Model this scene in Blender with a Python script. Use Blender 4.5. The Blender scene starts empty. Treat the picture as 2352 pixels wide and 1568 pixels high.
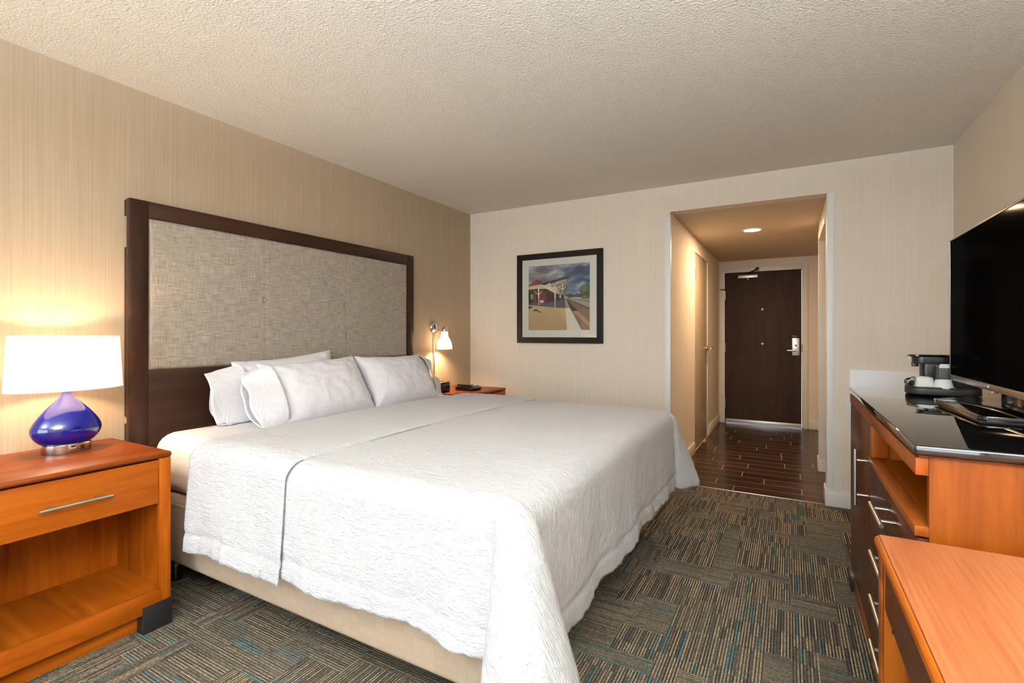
import bpy, bmesh, math, random
from mathutils import Vector, Matrix
from mathutils import noise as mnoise
random.seed(7)
S = bpy.context.scene
C = S.collection
PI = math.pi

# ------------------------------------------------------------------ camera, world, light, exposure
CAM_H = 1.2115
F_PX = 1125.0
YAW = 29.481
cd = bpy.data.cameras.new('camera')
cam = bpy.data.objects.new('camera', cd); C.objects.link(cam)
cam.location = (0, 0, CAM_H)
cam.rotation_euler = (math.radians(90), 0, math.radians(YAW))
cd.sensor_width = 36.0
cd.lens = 36.0 * F_PX / 2352.0
cd.shift_y = -(784 - 767) / 2352.0
cd.clip_start = 0.02
S.camera = cam

S.view_settings.view_transform = 'Standard'
S.view_settings.look = 'None'
S.view_settings.gamma = 1.0
S.view_settings.use_curve_mapping = False
S.view_settings.exposure = 0.72
S.cycles.use_denoising = True
S.cycles.use_adaptive_sampling = True
S.cycles.adaptive_threshold = 0.06
S.cycles.max_bounces = 6
S.cycles.diffuse_bounces = 4
S.cycles.glossy_bounces = 3
S.cycles.transmission_bounces = 4
S.cycles.transparent_max_bounces = 12
S.cycles.sample_clamp_indirect = 6.0
S.cycles.caustics_reflective = False
S.cycles.caustics_refractive = False

W = bpy.data.worlds.new('sky'); S.world = W
W.use_nodes = True
W.node_tree.nodes['Background'].inputs[0].default_value = (0.75, 0.86, 1.0, 1)
W.node_tree.nodes['Background'].inputs[1].default_value = 1.0

def area_light(name, loc, rot, sx, sy, power, col):
    l = bpy.data.lights.new(name, 'AREA'); l.shape = 'RECTANGLE'; l.size = sx; l.size_y = sy
    l.energy = power; l.color = col
    o = bpy.data.objects.new(name, l); o.location = loc; o.rotation_euler = rot; C.objects.link(o)
    return o
# daylight entering at the window in the wall behind the camera
area_light('daylight', (-0.95, -3.015, 1.32), (math.radians(90), 0, 0), 3.2, 1.84, 66, (0.76, 0.89, 1.0))

# ------------------------------------------------------------------ helpers
def lin(c):
    c = c / 255.0
    return c / 12.92 if c <= 0.04045 else ((c + 0.055) / 1.055) ** 2.4
def rgb(r, g, b): return (lin(r), lin(g), lin(b), 1.0)

class B:
    def __init__(s): s.bm = bmesh.new(); s.uv = None
    def box(s, x0, x1, y0, y1, z0, z1, bev=0.0, seg=2):
        v = [s.bm.verts.new((x, y, z)) for x in (x0, x1) for y in (y0, y1) for z in (z0, z1)]
        fs = [s.bm.faces.new([v[i] for i in q]) for q in
              ((0, 1, 3, 2), (4, 6, 7, 5), (0, 4, 5, 1), (2, 3, 7, 6), (0, 2, 6, 4), (1, 5, 7, 3))]
        if bev > 0:
            es = list({e for f in fs for e in f.edges})
            bmesh.ops.bevel(s.bm, geom=es, offset=bev, segments=seg, profile=0.5, affect='EDGES')
        return s
    def prism(s, pts, axis, a0, a1, bev=0.0, seg=2):
        def P(p, a):
            return {'x': (a, p[0], p[1]), 'y': (p[0], a, p[1]), 'z': (p[0], p[1], a)}[axis]
        lo = [s.bm.verts.new(P(p, a0)) for p in pts]; hi = [s.bm.verts.new(P(p, a1)) for p in pts]
        n = len(pts); fs = [s.bm.faces.new(lo[::-1]), s.bm.faces.new(hi)]
        for i in range(n): fs.append(s.bm.faces.new([lo[i], lo[(i + 1) % n], hi[(i + 1) % n], hi[i]]))
        bmesh.ops.recalc_face_normals(s.bm, faces=fs)
        if bev > 0:
            es = list({e for f in fs for e in f.edges})
            bmesh.ops.bevel(s.bm, geom=es, offset=bev, segments=seg, profile=0.5, affect='EDGES')
        return s
    def rings(s, rings, cap0=True, cap1=True, closed=True):
        rv = [[s.bm.verts.new(p) for p in r] for r in rings]
        n = len(rv[0])
        for a, b in zip(rv[:-1], rv[1:]):
            for i in range(n if closed else n - 1):
                s.bm.faces.new([a[i], a[(i + 1) % n], b[(i + 1) % n], b[i]])
        if cap0: s.bm.faces.new(rv[0][::-1])
        if cap1: s.bm.faces.new(rv[-1])
        return s
    def lathe(s, prof, c, n=40, kx=1.0, ky=1.0, cap0=True, cap1=True, p=2.0):
        R = []
        for r, z in prof:
            ring = []
            for i in range(n):
                a = 2 * PI * i / n; ca, sa = math.cos(a), math.sin(a)
                ex = math.copysign(abs(ca) ** (2 / p), ca); ey = math.copysign(abs(sa) ** (2 / p), sa)
                ring.append((c[0] + r * kx * ex, c[1] + r * ky * ey, c[2] + z))
            R.append(ring)
        return s.rings(R, cap0, cap1)
    def tube(s, pts, r, n=12, caps=True):
        pts = [Vector(p) for p in pts]
        R = []; up = None
        for i, p in enumerate(pts):
            d = (pts[min(i + 1, len(pts) - 1)] - pts[max(i - 1, 0)]).normalized()
            if up is None:
                up = Vector((0, 0, 1)) if abs(d.z) < 0.9 else Vector((1, 0, 0))
            a = d.cross(up).normalized(); b = a.cross(d).normalized(); up = b
            rr = r[i] if isinstance(r, (list, tuple)) else r
            R.append([tuple(p + (a * math.cos(2 * PI * k / n) + b * math.sin(2 * PI * k / n)) * rr) for k in range(n)])
        return s.rings(R, caps, caps)
    def cyl(s, p0, p1, r, n=24): return s.tube([p0, p1], r, n)
    def sphere(s, c, r, n=16, sc=(1, 1, 1)):
        m = Matrix.Translation(c) @ Matrix.Diagonal((sc[0], sc[1], sc[2], 1))
        bmesh.ops.create_uvsphere(s.bm, u_segments=n, v_segments=n // 2, radius=r, matrix=m)
        return s
    def grid(s, nu, nv, fn):
        """fn(i/nu, j/nv) -> (pos, uv)"""
        uvl = s.bm.loops.layers.uv.verify()
        g = [[fn(i / nu, j / nv) for j in range(nv + 1)] for i in range(nu + 1)]
        vs = [[s.bm.verts.new(q[0]) for q in r] for r in g]
        for i in range(nu):
            for j in range(nv):
                ids = ((i, j), (i + 1, j), (i + 1, j + 1), (i, j + 1))
                f = s.bm.faces.new([vs[a][b] for a, b in ids])
                for l, (a, b) in zip(f.loops, ids): l[uvl].uv = g[a][b][1]
        return s
    def build(s, name, mat, parent=None, smooth=35, local=False):
        bmesh.ops.recalc_face_normals(s.bm, faces=s.bm.faces[:]) if not s.uv else None
        me = bpy.data.meshes.new(name)
        off = Vector((0, 0, 0)); p = parent
        while p is not None and not local:
            off += p.location; p = p.parent
        if off.length > 0: bmesh.ops.translate(s.bm, verts=s.bm.verts[:], vec=-off)
        s.bm.to_mesh(me); s.bm.free()
        if smooth:
            for q in me.polygons: q.use_smooth = True
            me.set_sharp_from_angle(angle=math.radians(smooth))
        if isinstance(mat, (list, tuple)):
            for m in mat: me.materials.append(m)
        else: me.materials.append(mat)
        o = bpy.data.objects.new(name, me); C.objects.link(o)
        if parent is not None: o.parent = parent
        return o

def tag(o, label, cat, group=None):
    o['label'] = label; o['category'] = cat
    if group: o['group'] = group
    return o
def thing(name, label, cat, loc, group=None):
    o = bpy.data.objects.new(name, None); C.objects.link(o); o.location = loc; o.empty_display_size = 0.1
    return tag(o, label, cat, group)
def struct(o, label=None):
    o['kind'] = 'structure'
    if label: o['label'] = label
    return o
def box(name, mat, parent, *a, bev=0.0, seg=2, smooth=35):
    return B().box(*a, bev=bev, seg=seg).build(name, mat, parent, smooth)

# ------------------------------------------------------------------ materials
class Mat:
    def __init__(s, name, base=(0.8, 0.8, 0.8, 1), rough=0.5, metal=0.0, spec=0.5, coat=0.0):
        s.m = bpy.data.materials.new(name); s.m.use_nodes = True
        s.nt = s.m.node_tree; s.b = s.nt.nodes['Principled BSDF']; s.out = s.nt.nodes['Material Output']
        s.b.inputs['Base Color'].default_value = base
        s.b.inputs['Roughness'].default_value = rough
        s.b.inputs['Metallic'].default_value = metal
        s.b.inputs['Specular IOR Level'].default_value = spec
        s.b.inputs['Coat Weight'].default_value = coat
        s.b.inputs['Coat Roughness'].default_value = 0.12
        s.tc = None
    def n(s, t, **kw):
        x = s.nt.nodes.new(t)
        for k, v in kw.items(): setattr(x, k, v)
        return x
    def l(s, a, b): s.nt.links.new(a, b)
    def co(s, kind='Object', scale=(1, 1, 1), rot=(0, 0, 0)):
        if s.tc is None: s.tc = s.n('ShaderNodeTexCoord')
        mp = s.n('ShaderNodeMapping'); mp.inputs['Scale'].default_value = scale; mp.inputs['Rotation'].default_value = rot
        s.l(s.tc.outputs[kind], mp.inputs['Vector']); return mp.outputs['Vector']
    def noise(s, vec, scale=1.0, detail=3.0, rough=0.5, dist=0.0):
        x = s.n('ShaderNodeTexNoise'); s.l(vec, x.inputs['Vector'])
        x.inputs['Scale'].default_value = scale; x.inputs['Detail'].default_value = detail
        x.inputs['Roughness'].default_value = rough; x.inputs['Distortion'].default_value = dist
        return x.outputs['Fac']
    def ramp(s, fac, stops, interp='LINEAR'):
        r = s.n('ShaderNodeValToRGB'); s.l(fac, r.inputs['Fac']); cr = r.color_ramp; cr.interpolation = interp
        while len(cr.elements) < len(stops): cr.elements.new(0.5)
        for e, (p, c) in zip(cr.elements, stops): e.position = p; e.color = c
        return r.outputs['Color']
    def mix(s, a, b, fac, mode='MIX'):
        x = s.n('ShaderNodeMix', data_type='RGBA', blend_type=mode)
        for k, v in ((6, a), (7, b), (0, fac)):
            if hasattr(v, 'is_linked') or hasattr(v, 'links'): s.l(v, x.inputs[k])
            else: x.inputs[k].default_value = v
        return x.outputs[2]
    def math(s, op, a, b=0.0, c=0.0):
        x = s.n('ShaderNodeMath', operation=op)
        for i, v in enumerate((a, b, c)):
            if hasattr(v, 'links'): s.l(v, x.inputs[i])
            else: x.inputs[i].default_value = v
        return x.outputs[0]
    def col(s, c): s.l(c, s.b.inputs['Base Color']); return s
    def bump(s, h, strength=0.3, dist=0.01):
        x = s.n('ShaderNodeBump'); x.inputs['Strength'].default_value = strength; x.inputs['Distance'].default_value = dist
        s.l(h, x.inputs['Height']); s.l(x.outputs['Normal'], s.b.inputs['Normal']); return s

def plain(name, c, rough=0.5, metal=0.0, spec=0.5, coat=0.0): return Mat(name, c, rough, metal, spec, coat).m

def wallpaper(name, a, b):
    m = Mat(name, a, 0.75, spec=0.25)
    f1 = m.noise(m.co(scale=(330, 330, 2.2)), 1.0, 3, 0.65)
    f2 = m.noise(m.co(scale=(120, 120, 0.8)), 1.0, 2, 0.5)
    f = m.math('MULTIPLY_ADD', f2, 0.35, m.math('MULTIPLY', f1, 0.65))
    m.col(m.ramp(f, [(0.36, a), (0.66, b)])); m.bump(f1, 0.12, 0.002); return m.m

def wood(name, dark, mid, light, axis='y', rough=0.42, coat=0.0, scale=1.0, fine=0.25):
    m = Mat(name, mid, rough, coat=coat, spec=0.12)
    k = {'x': 0, 'y': 1, 'z': 2}[axis]
    s1 = [11 * scale] * 3; s1[k] = 1.1 * scale
    s2 = [230 * scale] * 3; s2[k] = 5 * scale
    f1 = m.noise(m.co(scale=s1), 1.0, 5, 0.55, 1.2)
    f2 = m.noise(m.co(scale=s2), 1.0, 3, 0.6)
    base = m.ramp(f1, [(0.28, dark), (0.5, mid), (0.72, light)])
    g = m.ramp(f2, [(0.3, (0.62, 0.55, 0.5, 1)), (0.6, (1, 1, 1, 1))])
    m.col(m.mix(base, g, fine, 'MULTIPLY'))
    m.bump(f2, 0.03, 0.001); return m.m

WL = wallpaper('wallpaper taupe strands', rgb(166, 146, 123), rgb(180, 161, 138))
WB_ = wallpaper('wallpaper cream strands', rgb(227, 213, 194), rgb(236, 223, 206))
PAINT = plain('trim paint cream', rgb(226, 220, 208), 0.45)
PAINTW = plain('trim paint white', rgb(236, 233, 228), 0.4)
HALLDOOR = plain('closet door paint', rgb(190, 170, 145), 0.38)
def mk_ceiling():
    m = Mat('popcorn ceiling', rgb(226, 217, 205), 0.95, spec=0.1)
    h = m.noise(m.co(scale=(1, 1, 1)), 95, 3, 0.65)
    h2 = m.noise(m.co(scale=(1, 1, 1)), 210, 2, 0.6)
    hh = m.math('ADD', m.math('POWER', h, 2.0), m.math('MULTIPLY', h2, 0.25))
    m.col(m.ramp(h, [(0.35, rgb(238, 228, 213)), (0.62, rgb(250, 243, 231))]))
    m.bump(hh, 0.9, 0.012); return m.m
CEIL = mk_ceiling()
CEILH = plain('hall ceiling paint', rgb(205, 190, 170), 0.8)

CH = (rgb(122, 54, 6), rgb(154, 76, 12), rgb(178, 96, 22))
CHERRY_Y = wood('cherry wood along', *CH, 'y')
CHERRY_X = wood('cherry wood deep', *CH, 'x')
CHERRY_Z = wood('cherry wood upright', *CH, 'z')
LAM = wood('cherry laminate', rgb(158, 88, 52), rgb(172, 103, 64), rgb(184, 116, 76), 'y', 0.38, 0.05, 0.8, 0.6)
DK = (rgb(38, 22, 15), rgb(49, 29, 20), rgb(60, 36, 25))
DARK_Y = wood('espresso wood along', *DK, 'y', 0.38, 0.2)
DARK_Z = wood('espresso wood upright', *DK, 'z', 0.38, 0.2)
RED = (rgb(62, 30, 18), rgb(84, 42, 25), rgb(102, 54, 32))
REDDARK_Z = wood('dark cherry front', *RED, 'z', 0.28, 0.05)
REDRAIL = wood('dark cherry rail', rgb(120, 56, 18), rgb(150, 76, 26), rgb(172, 92, 34), 'y', 0.34, 0.1)
CHERRY_TOP = wood('cherry top veneer', rgb(98, 44, 14), rgb(120, 56, 20), rgb(138, 70, 28), 'y', 0.34)
CHERRY_FIG = wood('figured cherry end panel', rgb(84, 34, 2), rgb(120, 56, 5), rgb(148, 76, 10), 'z', 0.42, 0.0, 0.7)
BLACKWOOD = plain('black painted wood', rgb(30, 28, 28), 0.4)
NICKEL = plain('brushed nickel', (0.62, 0.59, 0.55, 1), 0.32, 1.0)
CHROME = plain('polished chrome', (0.75, 0.74, 0.72, 1), 0.1, 1.0)
STEEL = plain('satin steel', (0.55, 0.52, 0.48, 1), 0.35, 1.0)
BLACKPL = plain('black plastic', rgb(26, 24, 24), 0.35)
BLACKGL = plain('gloss black plastic', rgb(12, 11, 11), 0.06, coat=0.5)
def mk_screen():
    m = Mat('tv screen glass')
    d = m.n('ShaderNodeBsdfDiffuse'); d.inputs['Color'].default_value = (0.0022, 0.002, 0.002, 1)
    g = m.n('ShaderNodeBsdfGlossy'); g.inputs['Roughness'].default_value = 0.08
    x = m.n('ShaderNodeMixShader'); x.inputs[0].default_value = 0.010
    m.l(d.outputs[0], x.inputs[1]); m.l(g.outputs[0], x.inputs[2]); m.l(x.outputs[0], m.out.inputs['Surface']); return m.m
SCREEN = mk_screen()
DOORBR = wood('dark brown door', rgb(62, 48, 43), rgb(70, 55, 49), rgb(80, 63, 56), 'z', 0.58, 0.0)
CARD = plain('white paper', rgb(235, 232, 228), 0.7)
LEATHER = plain('black leatherette', rgb(40, 36, 35), 0.5)

def mk_granite():
    m = Mat('black granite', rgb(10, 10, 11), 0.035, spec=0.75, coat=0.6)
    m.b.inputs['Coat Roughness'].default_value = 0.02
    f = m.noise(m.co(), 420, 2, 0.6)
    m.col(m.ramp(f, [(0.62, rgb(14, 13, 13)), (0.72, rgb(60, 58, 58))])); return m.m
GRANITE = mk_granite()

def mk_linen():
    m = Mat('grey linen upholstery', rgb(150, 140, 128), 0.9, spec=0.15)
    fy = m.noise(m.co(scale=(40, 14, 330)), 1.0, 3, 0.65)
    fz = m.noise(m.co(scale=(40, 330, 14)), 1.0, 3, 0.65)
    f = m.math('MULTIPLY_ADD', fy, 0.55, m.math('MULTIPLY', fz, 0.45))
    m.col(m.ramp(f, [(0.38, rgb(116, 106, 96)), (0.5, rgb(154, 142, 130)), (0.63, rgb(182, 171, 158))]))
    m.bump(f, 0.25, 0.003); return m.m
LINEN = mk_linen()

def mk_matelasse():
    m = Mat('white matelasse cotton', rgb(219, 217, 220), 0.85, spec=0.15)
    m.b.inputs['Sheen Weight'].default_value = 0.15
    f1 = m.noise(m.co('UV', scale=(26, 92, 1)), 1.0, 3, 0.6, 1.6)
    f2 = m.noise(m.co('UV', scale=(7, 7, 1)), 1.0, 2, 0.5)
    m.bump(m.math('MULTIPLY_ADD', f2, 1.0, f1), 0.85, 0.014); return m.m
COVER = mk_matelasse()
def mk_cotton(name, c, k=0.35):
    m = Mat(name, c, 0.85, spec=0.12)
    m.b.inputs['Sheen Weight'].default_value = 0.1
    f = m.noise(m.co(scale=(7, 9, 7)), 1.0, 4, 0.55, 1.2)
    m.bump(f, k, 0.02); return m.m
COTTON = mk_cotton('white cotton sheet', rgb(228, 226, 226))
PILLOW = mk_cotton('white pillowcase cotton', rgb(228, 225, 230), 0.4)
def mk_skirt():
    m = Mat('beige quilted box cover', rgb(186, 168, 148), 0.8, spec=0.15)
    br = m.n('ShaderNodeTexBrick', offset=0.0); m.l(m.co('UV', scale=(1, 1, 1)), br.inputs['Vector'])
    br.inputs['Scale'].default_value = 22; br.inputs['Brick Width'].default_value = 0.9; br.inputs['Row Height'].default_value = 0.7
    br.inputs['Mortar Size'].default_value = 0.012; br.inputs['Mortar Smooth'].default_value = 0.5
    br.inputs['Color1'].default_value = rgb(170, 150, 130); br.inputs['Color2'].default_value = rgb(176, 156, 136)
    br.inputs['Mortar'].default_value = rgb(158, 138, 118)
    m.col(br.outputs['Color'])
    f = m.noise(m.co(scale=(5, 5, 5)), 1.0, 3, 0.5, 0.6)
    m.bump(f, 0.3, 0.02); return m.m
SKIRT = mk_skirt()

def mk_translucent(name, c, t=0.5, rough=0.6):
    m = Mat(name, c, rough)
    d = m.n('ShaderNodeBsdfDiffuse'); d.inputs['Color'].default_value = c
    t_ = m.n('ShaderNodeBsdfTranslucent'); t_.inputs['Color'].default_value = c
    x = m.n('ShaderNodeMixShader'); x.inputs[0].default_value = t
    m.l(d.outputs[0], x.inputs[1]); m.l(t_.outputs[0], x.inputs[2]); m.l(x.outputs[0], m.out.inputs['Surface'])
    return m.m
SHADE = mk_translucent('white lamp shade fabric', rgb(226, 218, 208), 0.45)
OPAL = mk_translucent('opal glass shade', rgb(252, 248, 240), 0.65)
def mk_emit(name, c, s):
    m = Mat(name); m.b.inputs['Emission Color'].default_value = c; m.b.inputs['Emission Strength'].default_value = s
    m.b.inputs['Base Color'].default_value = (0.8, 0.8, 0.8, 1); return m.m
def mk_pane(name, refl=0.06, tint=(1, 1, 1, 1)):
    m = Mat(name)
    t = m.n('ShaderNodeBsdfTransparent'); t.inputs['Color'].default_value = tint
    g = m.n('ShaderNodeBsdfGlossy'); g.inputs['Roughness'].default_value = 0.02
    fr = m.n('ShaderNodeFresnel'); fr.inputs['IOR'].default_value = 1.45
    x = m.n('ShaderNodeMixShader'); m.l(fr.outputs[0], x.inputs[0]); m.l(t.outputs[0], x.inputs[1]); m.l(g.outputs[0], x.inputs[2])
    m.l(x.outputs[0], m.out.inputs['Surface']); return m.m
PANE = mk_pane('clear glass pane')
FILM = mk_pane('clear plastic film', tint=(0.9, 0.9, 0.9, 1))
def mk_blue():
    m = Mat('cobalt blue glazed glass', rgb(2, 10, 112), 0.05, spec=0.6, coat=0.8)
    m.b.inputs['Coat Roughness'].default_value = 0.02; return m.m
BLUE = mk_blue()

def mk_carpet():
    m = Mat('striped carpet', rgb(80, 74, 66), 0.95, spec=0.05)
    dr = m.n('ShaderNodeAttribute'); dr.attribute_name = 'dir'
    sd = m.n('ShaderNodeAttribute'); sd.attribute_name = 'seed'
    ct = m.n('ShaderNodeAttribute'); ct.attribute_name = 'contrast'
    sep = m.n('ShaderNodeSeparateXYZ'); m.l(m.co(), sep.inputs[0])
    x, y = sep.outputs[0], sep.outputs[1]
    def lerp(a, b): return m.math('ADD', m.math('MULTIPLY', a, m.math('SUBTRACT', 1.0, dr.outputs['Fac'])), m.math('MULTIPLY', b, dr.outputs['Fac']))
    across, along = lerp(x, y), lerp(y, x)
    pit = 0.0054
    q = m.math('DIVIDE', across, pit); idx = m.math('FLOOR', q); fr = m.math('FRACT', q)
    seg = m.math('FLOOR', m.math('DIVIDE', along, 0.062))
    loop = m.math('DIVIDE', along, 0.0055); li = m.math('FLOOR', loop); lf = m.math('FRACT', loop)
    def wn(a, b, c):
        v = m.n('ShaderNodeCombineXYZ'); 
        for i, k in enumerate((a, b, c)):
            if hasattr(k, 'links'): m.l(k, v.inputs[i])
            else: v.inputs[i].default_value = k
        w = m.n('ShaderNodeTexWhiteNoise', noise_dimensions='3D'); m.l(v.outputs[0], w.inputs['Vector']); return w.outputs['Value']
    r = wn(idx, sd.outputs['Fac'], m.math('MULTIPLY', m.math('FLOOR', m.math('DIVIDE', along, 0.19)), 0.37))
    par = m.math('MODULO', m.math('ABSOLUTE', idx), 2.0)
    r2 = m.math('ADD', m.math('MULTIPLY', r, 0.5), m.math('MULTIPLY', par, 0.5))
    hi = m.ramp(r2, [(0.0, rgb(62, 61, 62)), (0.22, rgb(78, 73, 70)), (0.40, rgb(102, 90, 78)), (0.5, rgb(178, 160, 128)), (0.64, rgb(198, 178, 142)), (0.78, rgb(136, 120, 102)), (0.90, rgb(102, 98, 96)), (0.968, rgb(92, 148, 156))], 'CONSTANT')
    lo = m.ramp(r2, [(0.0, rgb(94, 91, 85)), (0.25, rgb(110, 104, 95)), (0.5, rgb(146, 135, 116)), (0.7, rgb(124, 118, 108)), (0.85, rgb(138, 125, 106)), (0.972, rgb(100, 142, 144))], 'CONSTANT')
    base = m.mix(lo, hi, ct.outputs['Fac'])
    j = wn(idx, li, sd.outputs['Fac'])
    base = m.mix(base, m.ramp(j, [(0.0, (0.48, 0.47, 0.46, 1)), (1.0, (1.2, 1.18, 1.14, 1))]), 0.8, 'MULTIPLY')
    # loops: darker gaps between yarn loops
    h1 = m.math('SINE', m.math('MULTIPLY', fr, PI)); h2 = m.math('SINE', m.math('MULTIPLY', m.math('FRACT', m.math('ADD', loop, m.math('MULTIPLY', idx, 0.5))), PI))
    h = m.math('MULTIPLY', h1, m.math('MULTIPLY_ADD', h2, 0.5, 0.5))
    base = m.mix(base, m.ramp(h, [(0.0, (0.42, 0.4, 0.38, 1)), (0.5, (1, 1, 1, 1))]), 0.85, 'MULTIPLY')
    m.col(base); m.bump(h, 0.6, 0.004); return m.m
CARPET = mk_carpet()
GROUT = plain('tile grout', rgb(186, 160, 134), 0.8)
TILE = [wood('wood look tile %d' % i, *[rgb(*c) for c in cs], 'x', 0.26, 0.15, 1.0, 0.3) for i, cs in enumerate((
    ((50, 34, 25), (62, 43, 32), (74, 53, 40)), ((44, 30, 22), (56, 39, 29), (68, 48, 36)), ((55, 38, 28), (68, 48, 36), (82, 59, 45))))]

# ------------------------------------------------------------------ room shell
XL, XR, YB, YR, H = -2.808, 0.915, 4.11, -3.00, 2.42
OX0, OX1, OZ = -0.842, 0.236, 2.207          # opening to the entry hall
HE = 7.30                                     # hall end wall
T = 0.12
# carpet floor: patchwork blocks with a yarn direction each
def carpet():
    bm = bmesh.new()
    ld = bm.faces.layers.float.new('dir'); ls = bm.faces.layers.float.new('seed'); lc = bm.faces.layers.float.new('contrast')
    cs = 0.088; nx = int(math.ceil((XR - XL) / cs)); ny = int(math.ceil((YB + 0.012 - YR) / cs))
    occ = [[False] * ny for _ in range(nx)]
    rnd = random.Random(11)
    for j in range(ny):
        for i in range(nx):
            if occ[i][j]: continue
            d = rnd.random() < 0.46
            w, l = rnd.choice((1, 1, 2, 2, 3)), rnd.choice((1, 2, 2, 3, 4))
            if d: w, l = l, w
            # d: yarn runs along x
            while w > 1 and (i + w > nx or any(occ[i + a][j] for a in range(min(w, nx - i)))): w -= 1
            while l > 1 and j + l > ny: l -= 1
            for a in range(w):
                for b in range(l): occ[i + a][j + b] = True
            x0, x1 = XL + i * cs, min(XR, XL + (i + w) * cs); y0, y1 = YR + j * cs, min(YB + 0.012, YR + (j + l) * cs)
            f = bm.faces.new([bm.verts.new(p) for p in ((x0, y0, 0), (x1, y0, 0), (x1, y1, 0), (x0, y1, 0))])
            f[ld] = 1.0 if d else 0.0; f[ls] = rnd.random() * 50; f[lc] = min(1.0, max(0.0, (0.1 if d else 0.6) + rnd.random() * 0.5))
    # body of the floor below the pile
    b = B(); b.bm.free(); b.bm = bm
    b.box(XL - T, XR + T, YR - T, YB + 0.012, -0.1, -0.001)
    return b.build('floor', CARPET, None, 0)
struct(carpet(), 'patterned grey and tan carpet with teal flecks')
struct(box('ceiling', CEIL, None, XL - T, XR + T, YR - T, YB + T, H, H + 0.1, smooth=0), 'textured off-white ceiling')
struct(box('wall_left', WL, None, XL - T, XL, YR - T, YB + T, -0.1, H + 0.05, smooth=0), 'taupe strand wallpaper wall behind the bed')
struct(box('wall_right', WB_, None, XR, XR + T, YR - T, YB + T, -0.1, H + 0.05, smooth=0), 'cream wallpaper wall behind the television')
wb = B()
wb.box(XL - T, OX0, YB, YB + T, -0.1, H + 0.05); wb.box(OX1, XR + T, YB, YB + T, -0.1, H + 0.05)
wb.box(OX0, OX1, YB, YB + T, OZ, H + 0.05)
struct(wb.build('wall_back', WB_, None, 0), 'cream strand wallpaper wall with the opening to the hall')
wx0, wx1, wz0, wz1 = -2.60, 0.70, 0.36, 2.28
wr = B()
wr.box(XL - T, wx0, YR - T, YR, -0.1, H + 0.05); wr.box(wx1, XR + T, YR - T, YR, -0.1, H + 0.05)
wr.box(wx0, wx1, YR - T, YR, -0.1, wz0); wr.box(wx0, wx1, YR - T, YR, wz1, H + 0.05)
struct(wr.build('wall_rear', WB_, None, 0), 'cream wall with the window')
w1 = B()
for a, b, c, d in ((wx0, wx1, wz0, wz0 + 0.06), (wx0, wx1, wz1 - 0.06, wz1), (wx0, wx0 + 0.06, wz0, wz1), (wx1 - 0.06, wx1, wz0, wz1), (-0.98, -0.92, wz0, wz1)):
    w1.box(a, b, YR - 0.09, YR - 0.03, c, d)
w1 = struct(w1.build('window_1', PAINTW, None, 0), 'wide white framed window')
for a, b in ((wx0 + 0.06, -0.98), (-0.92, wx1 - 0.06)):
    box('pane', PANE, w1, a, b, YR - 0.065, YR - 0.06, wz0 + 0.06, wz1 - 0.06, smooth=0)

# hall shell
HX1 = 0.95
CD0, CD1, CDZ = 5.30, 6.20, 2.06              # closet door opening in the left hall wall
hl = B()
hl.box(OX0 - T, OX0, YB + T, CD0, -0.1, H); hl.box(OX0 - T, OX0, CD1, HE + T, -0.1, H); hl.box(OX0 - T, OX0, CD0, CD1, CDZ, H)
struct(hl.build('wall_hall_left', WB_, None, 0), 'hall wall with the closet door')
ED0, ED1, EDZ = -0.765, 0.146, 2.045
he = B()
he.box(OX0 - T, ED0, HE, HE + T, -0.1, H); he.box(ED1, HX1 + T, HE, HE + T, -0.1, H); he.box(ED0, ED1, HE, HE + T, EDZ, H)
struct(he.build('wall_hall_end', WB_, None, 0), 'hall end wall around the entry door')
PY0, PY1, PZ = 4.30, 5.10, 2.05               # side doorway in the right hall wall
hr = B()
hr.box(OX1, OX1 + 0.10, YB + T, PY0, -0.1, H); hr.box(OX1, OX1 + 0.10, PY1, PY1 + 0.13, -0.1, H); hr.box(OX1, OX1 + 0.10, PY0, PY1, PZ, H)
hr.box(HX1, HX1 + T, YB + T, HE + T, -0.1, H)
struct(hr.build('wall_hall_right', WB_, None, 0), 'hall wall with the side doorway')
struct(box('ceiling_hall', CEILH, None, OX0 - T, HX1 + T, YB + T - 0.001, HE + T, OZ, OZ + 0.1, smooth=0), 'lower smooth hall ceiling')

# tile floor of the hall, plank by plank
fh = struct(box('floor_hall', GROUT, None, OX0 - T, HX1 + T, YB + 0.012, HE + T, -0.1, -0.0012, smooth=0), 'dark wood-look tile floor of the hall')
rnd = random.Random(3)
pit, ln, gr = 0.156, 0.61, 0.0045
y = YB + 0.024; r = 0
while y < HE - 0.01:
    y1 = min(y + pit - 0.008, HE)
    x = OX0 - rnd.random() * ln
    while x < HX1:
        a, b = max(x, OX0), min(x + ln - gr, HX1)
        if b - a > 0.02 and (b < 0.5 or y > 5.2 or True):
            box('plank', TILE[rnd.randrange(3)], fh, a, b, y, y1, -0.0015, 0.0, smooth=0)
        x += ln
    y += pit; r += 1
struct(box('trim_1', STEEL, None, OX0, OX1, YB + 0.006, YB + 0.022, -0.003, 0.006, bev=0.002), 'pale metal strip between carpet and tile')

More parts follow.
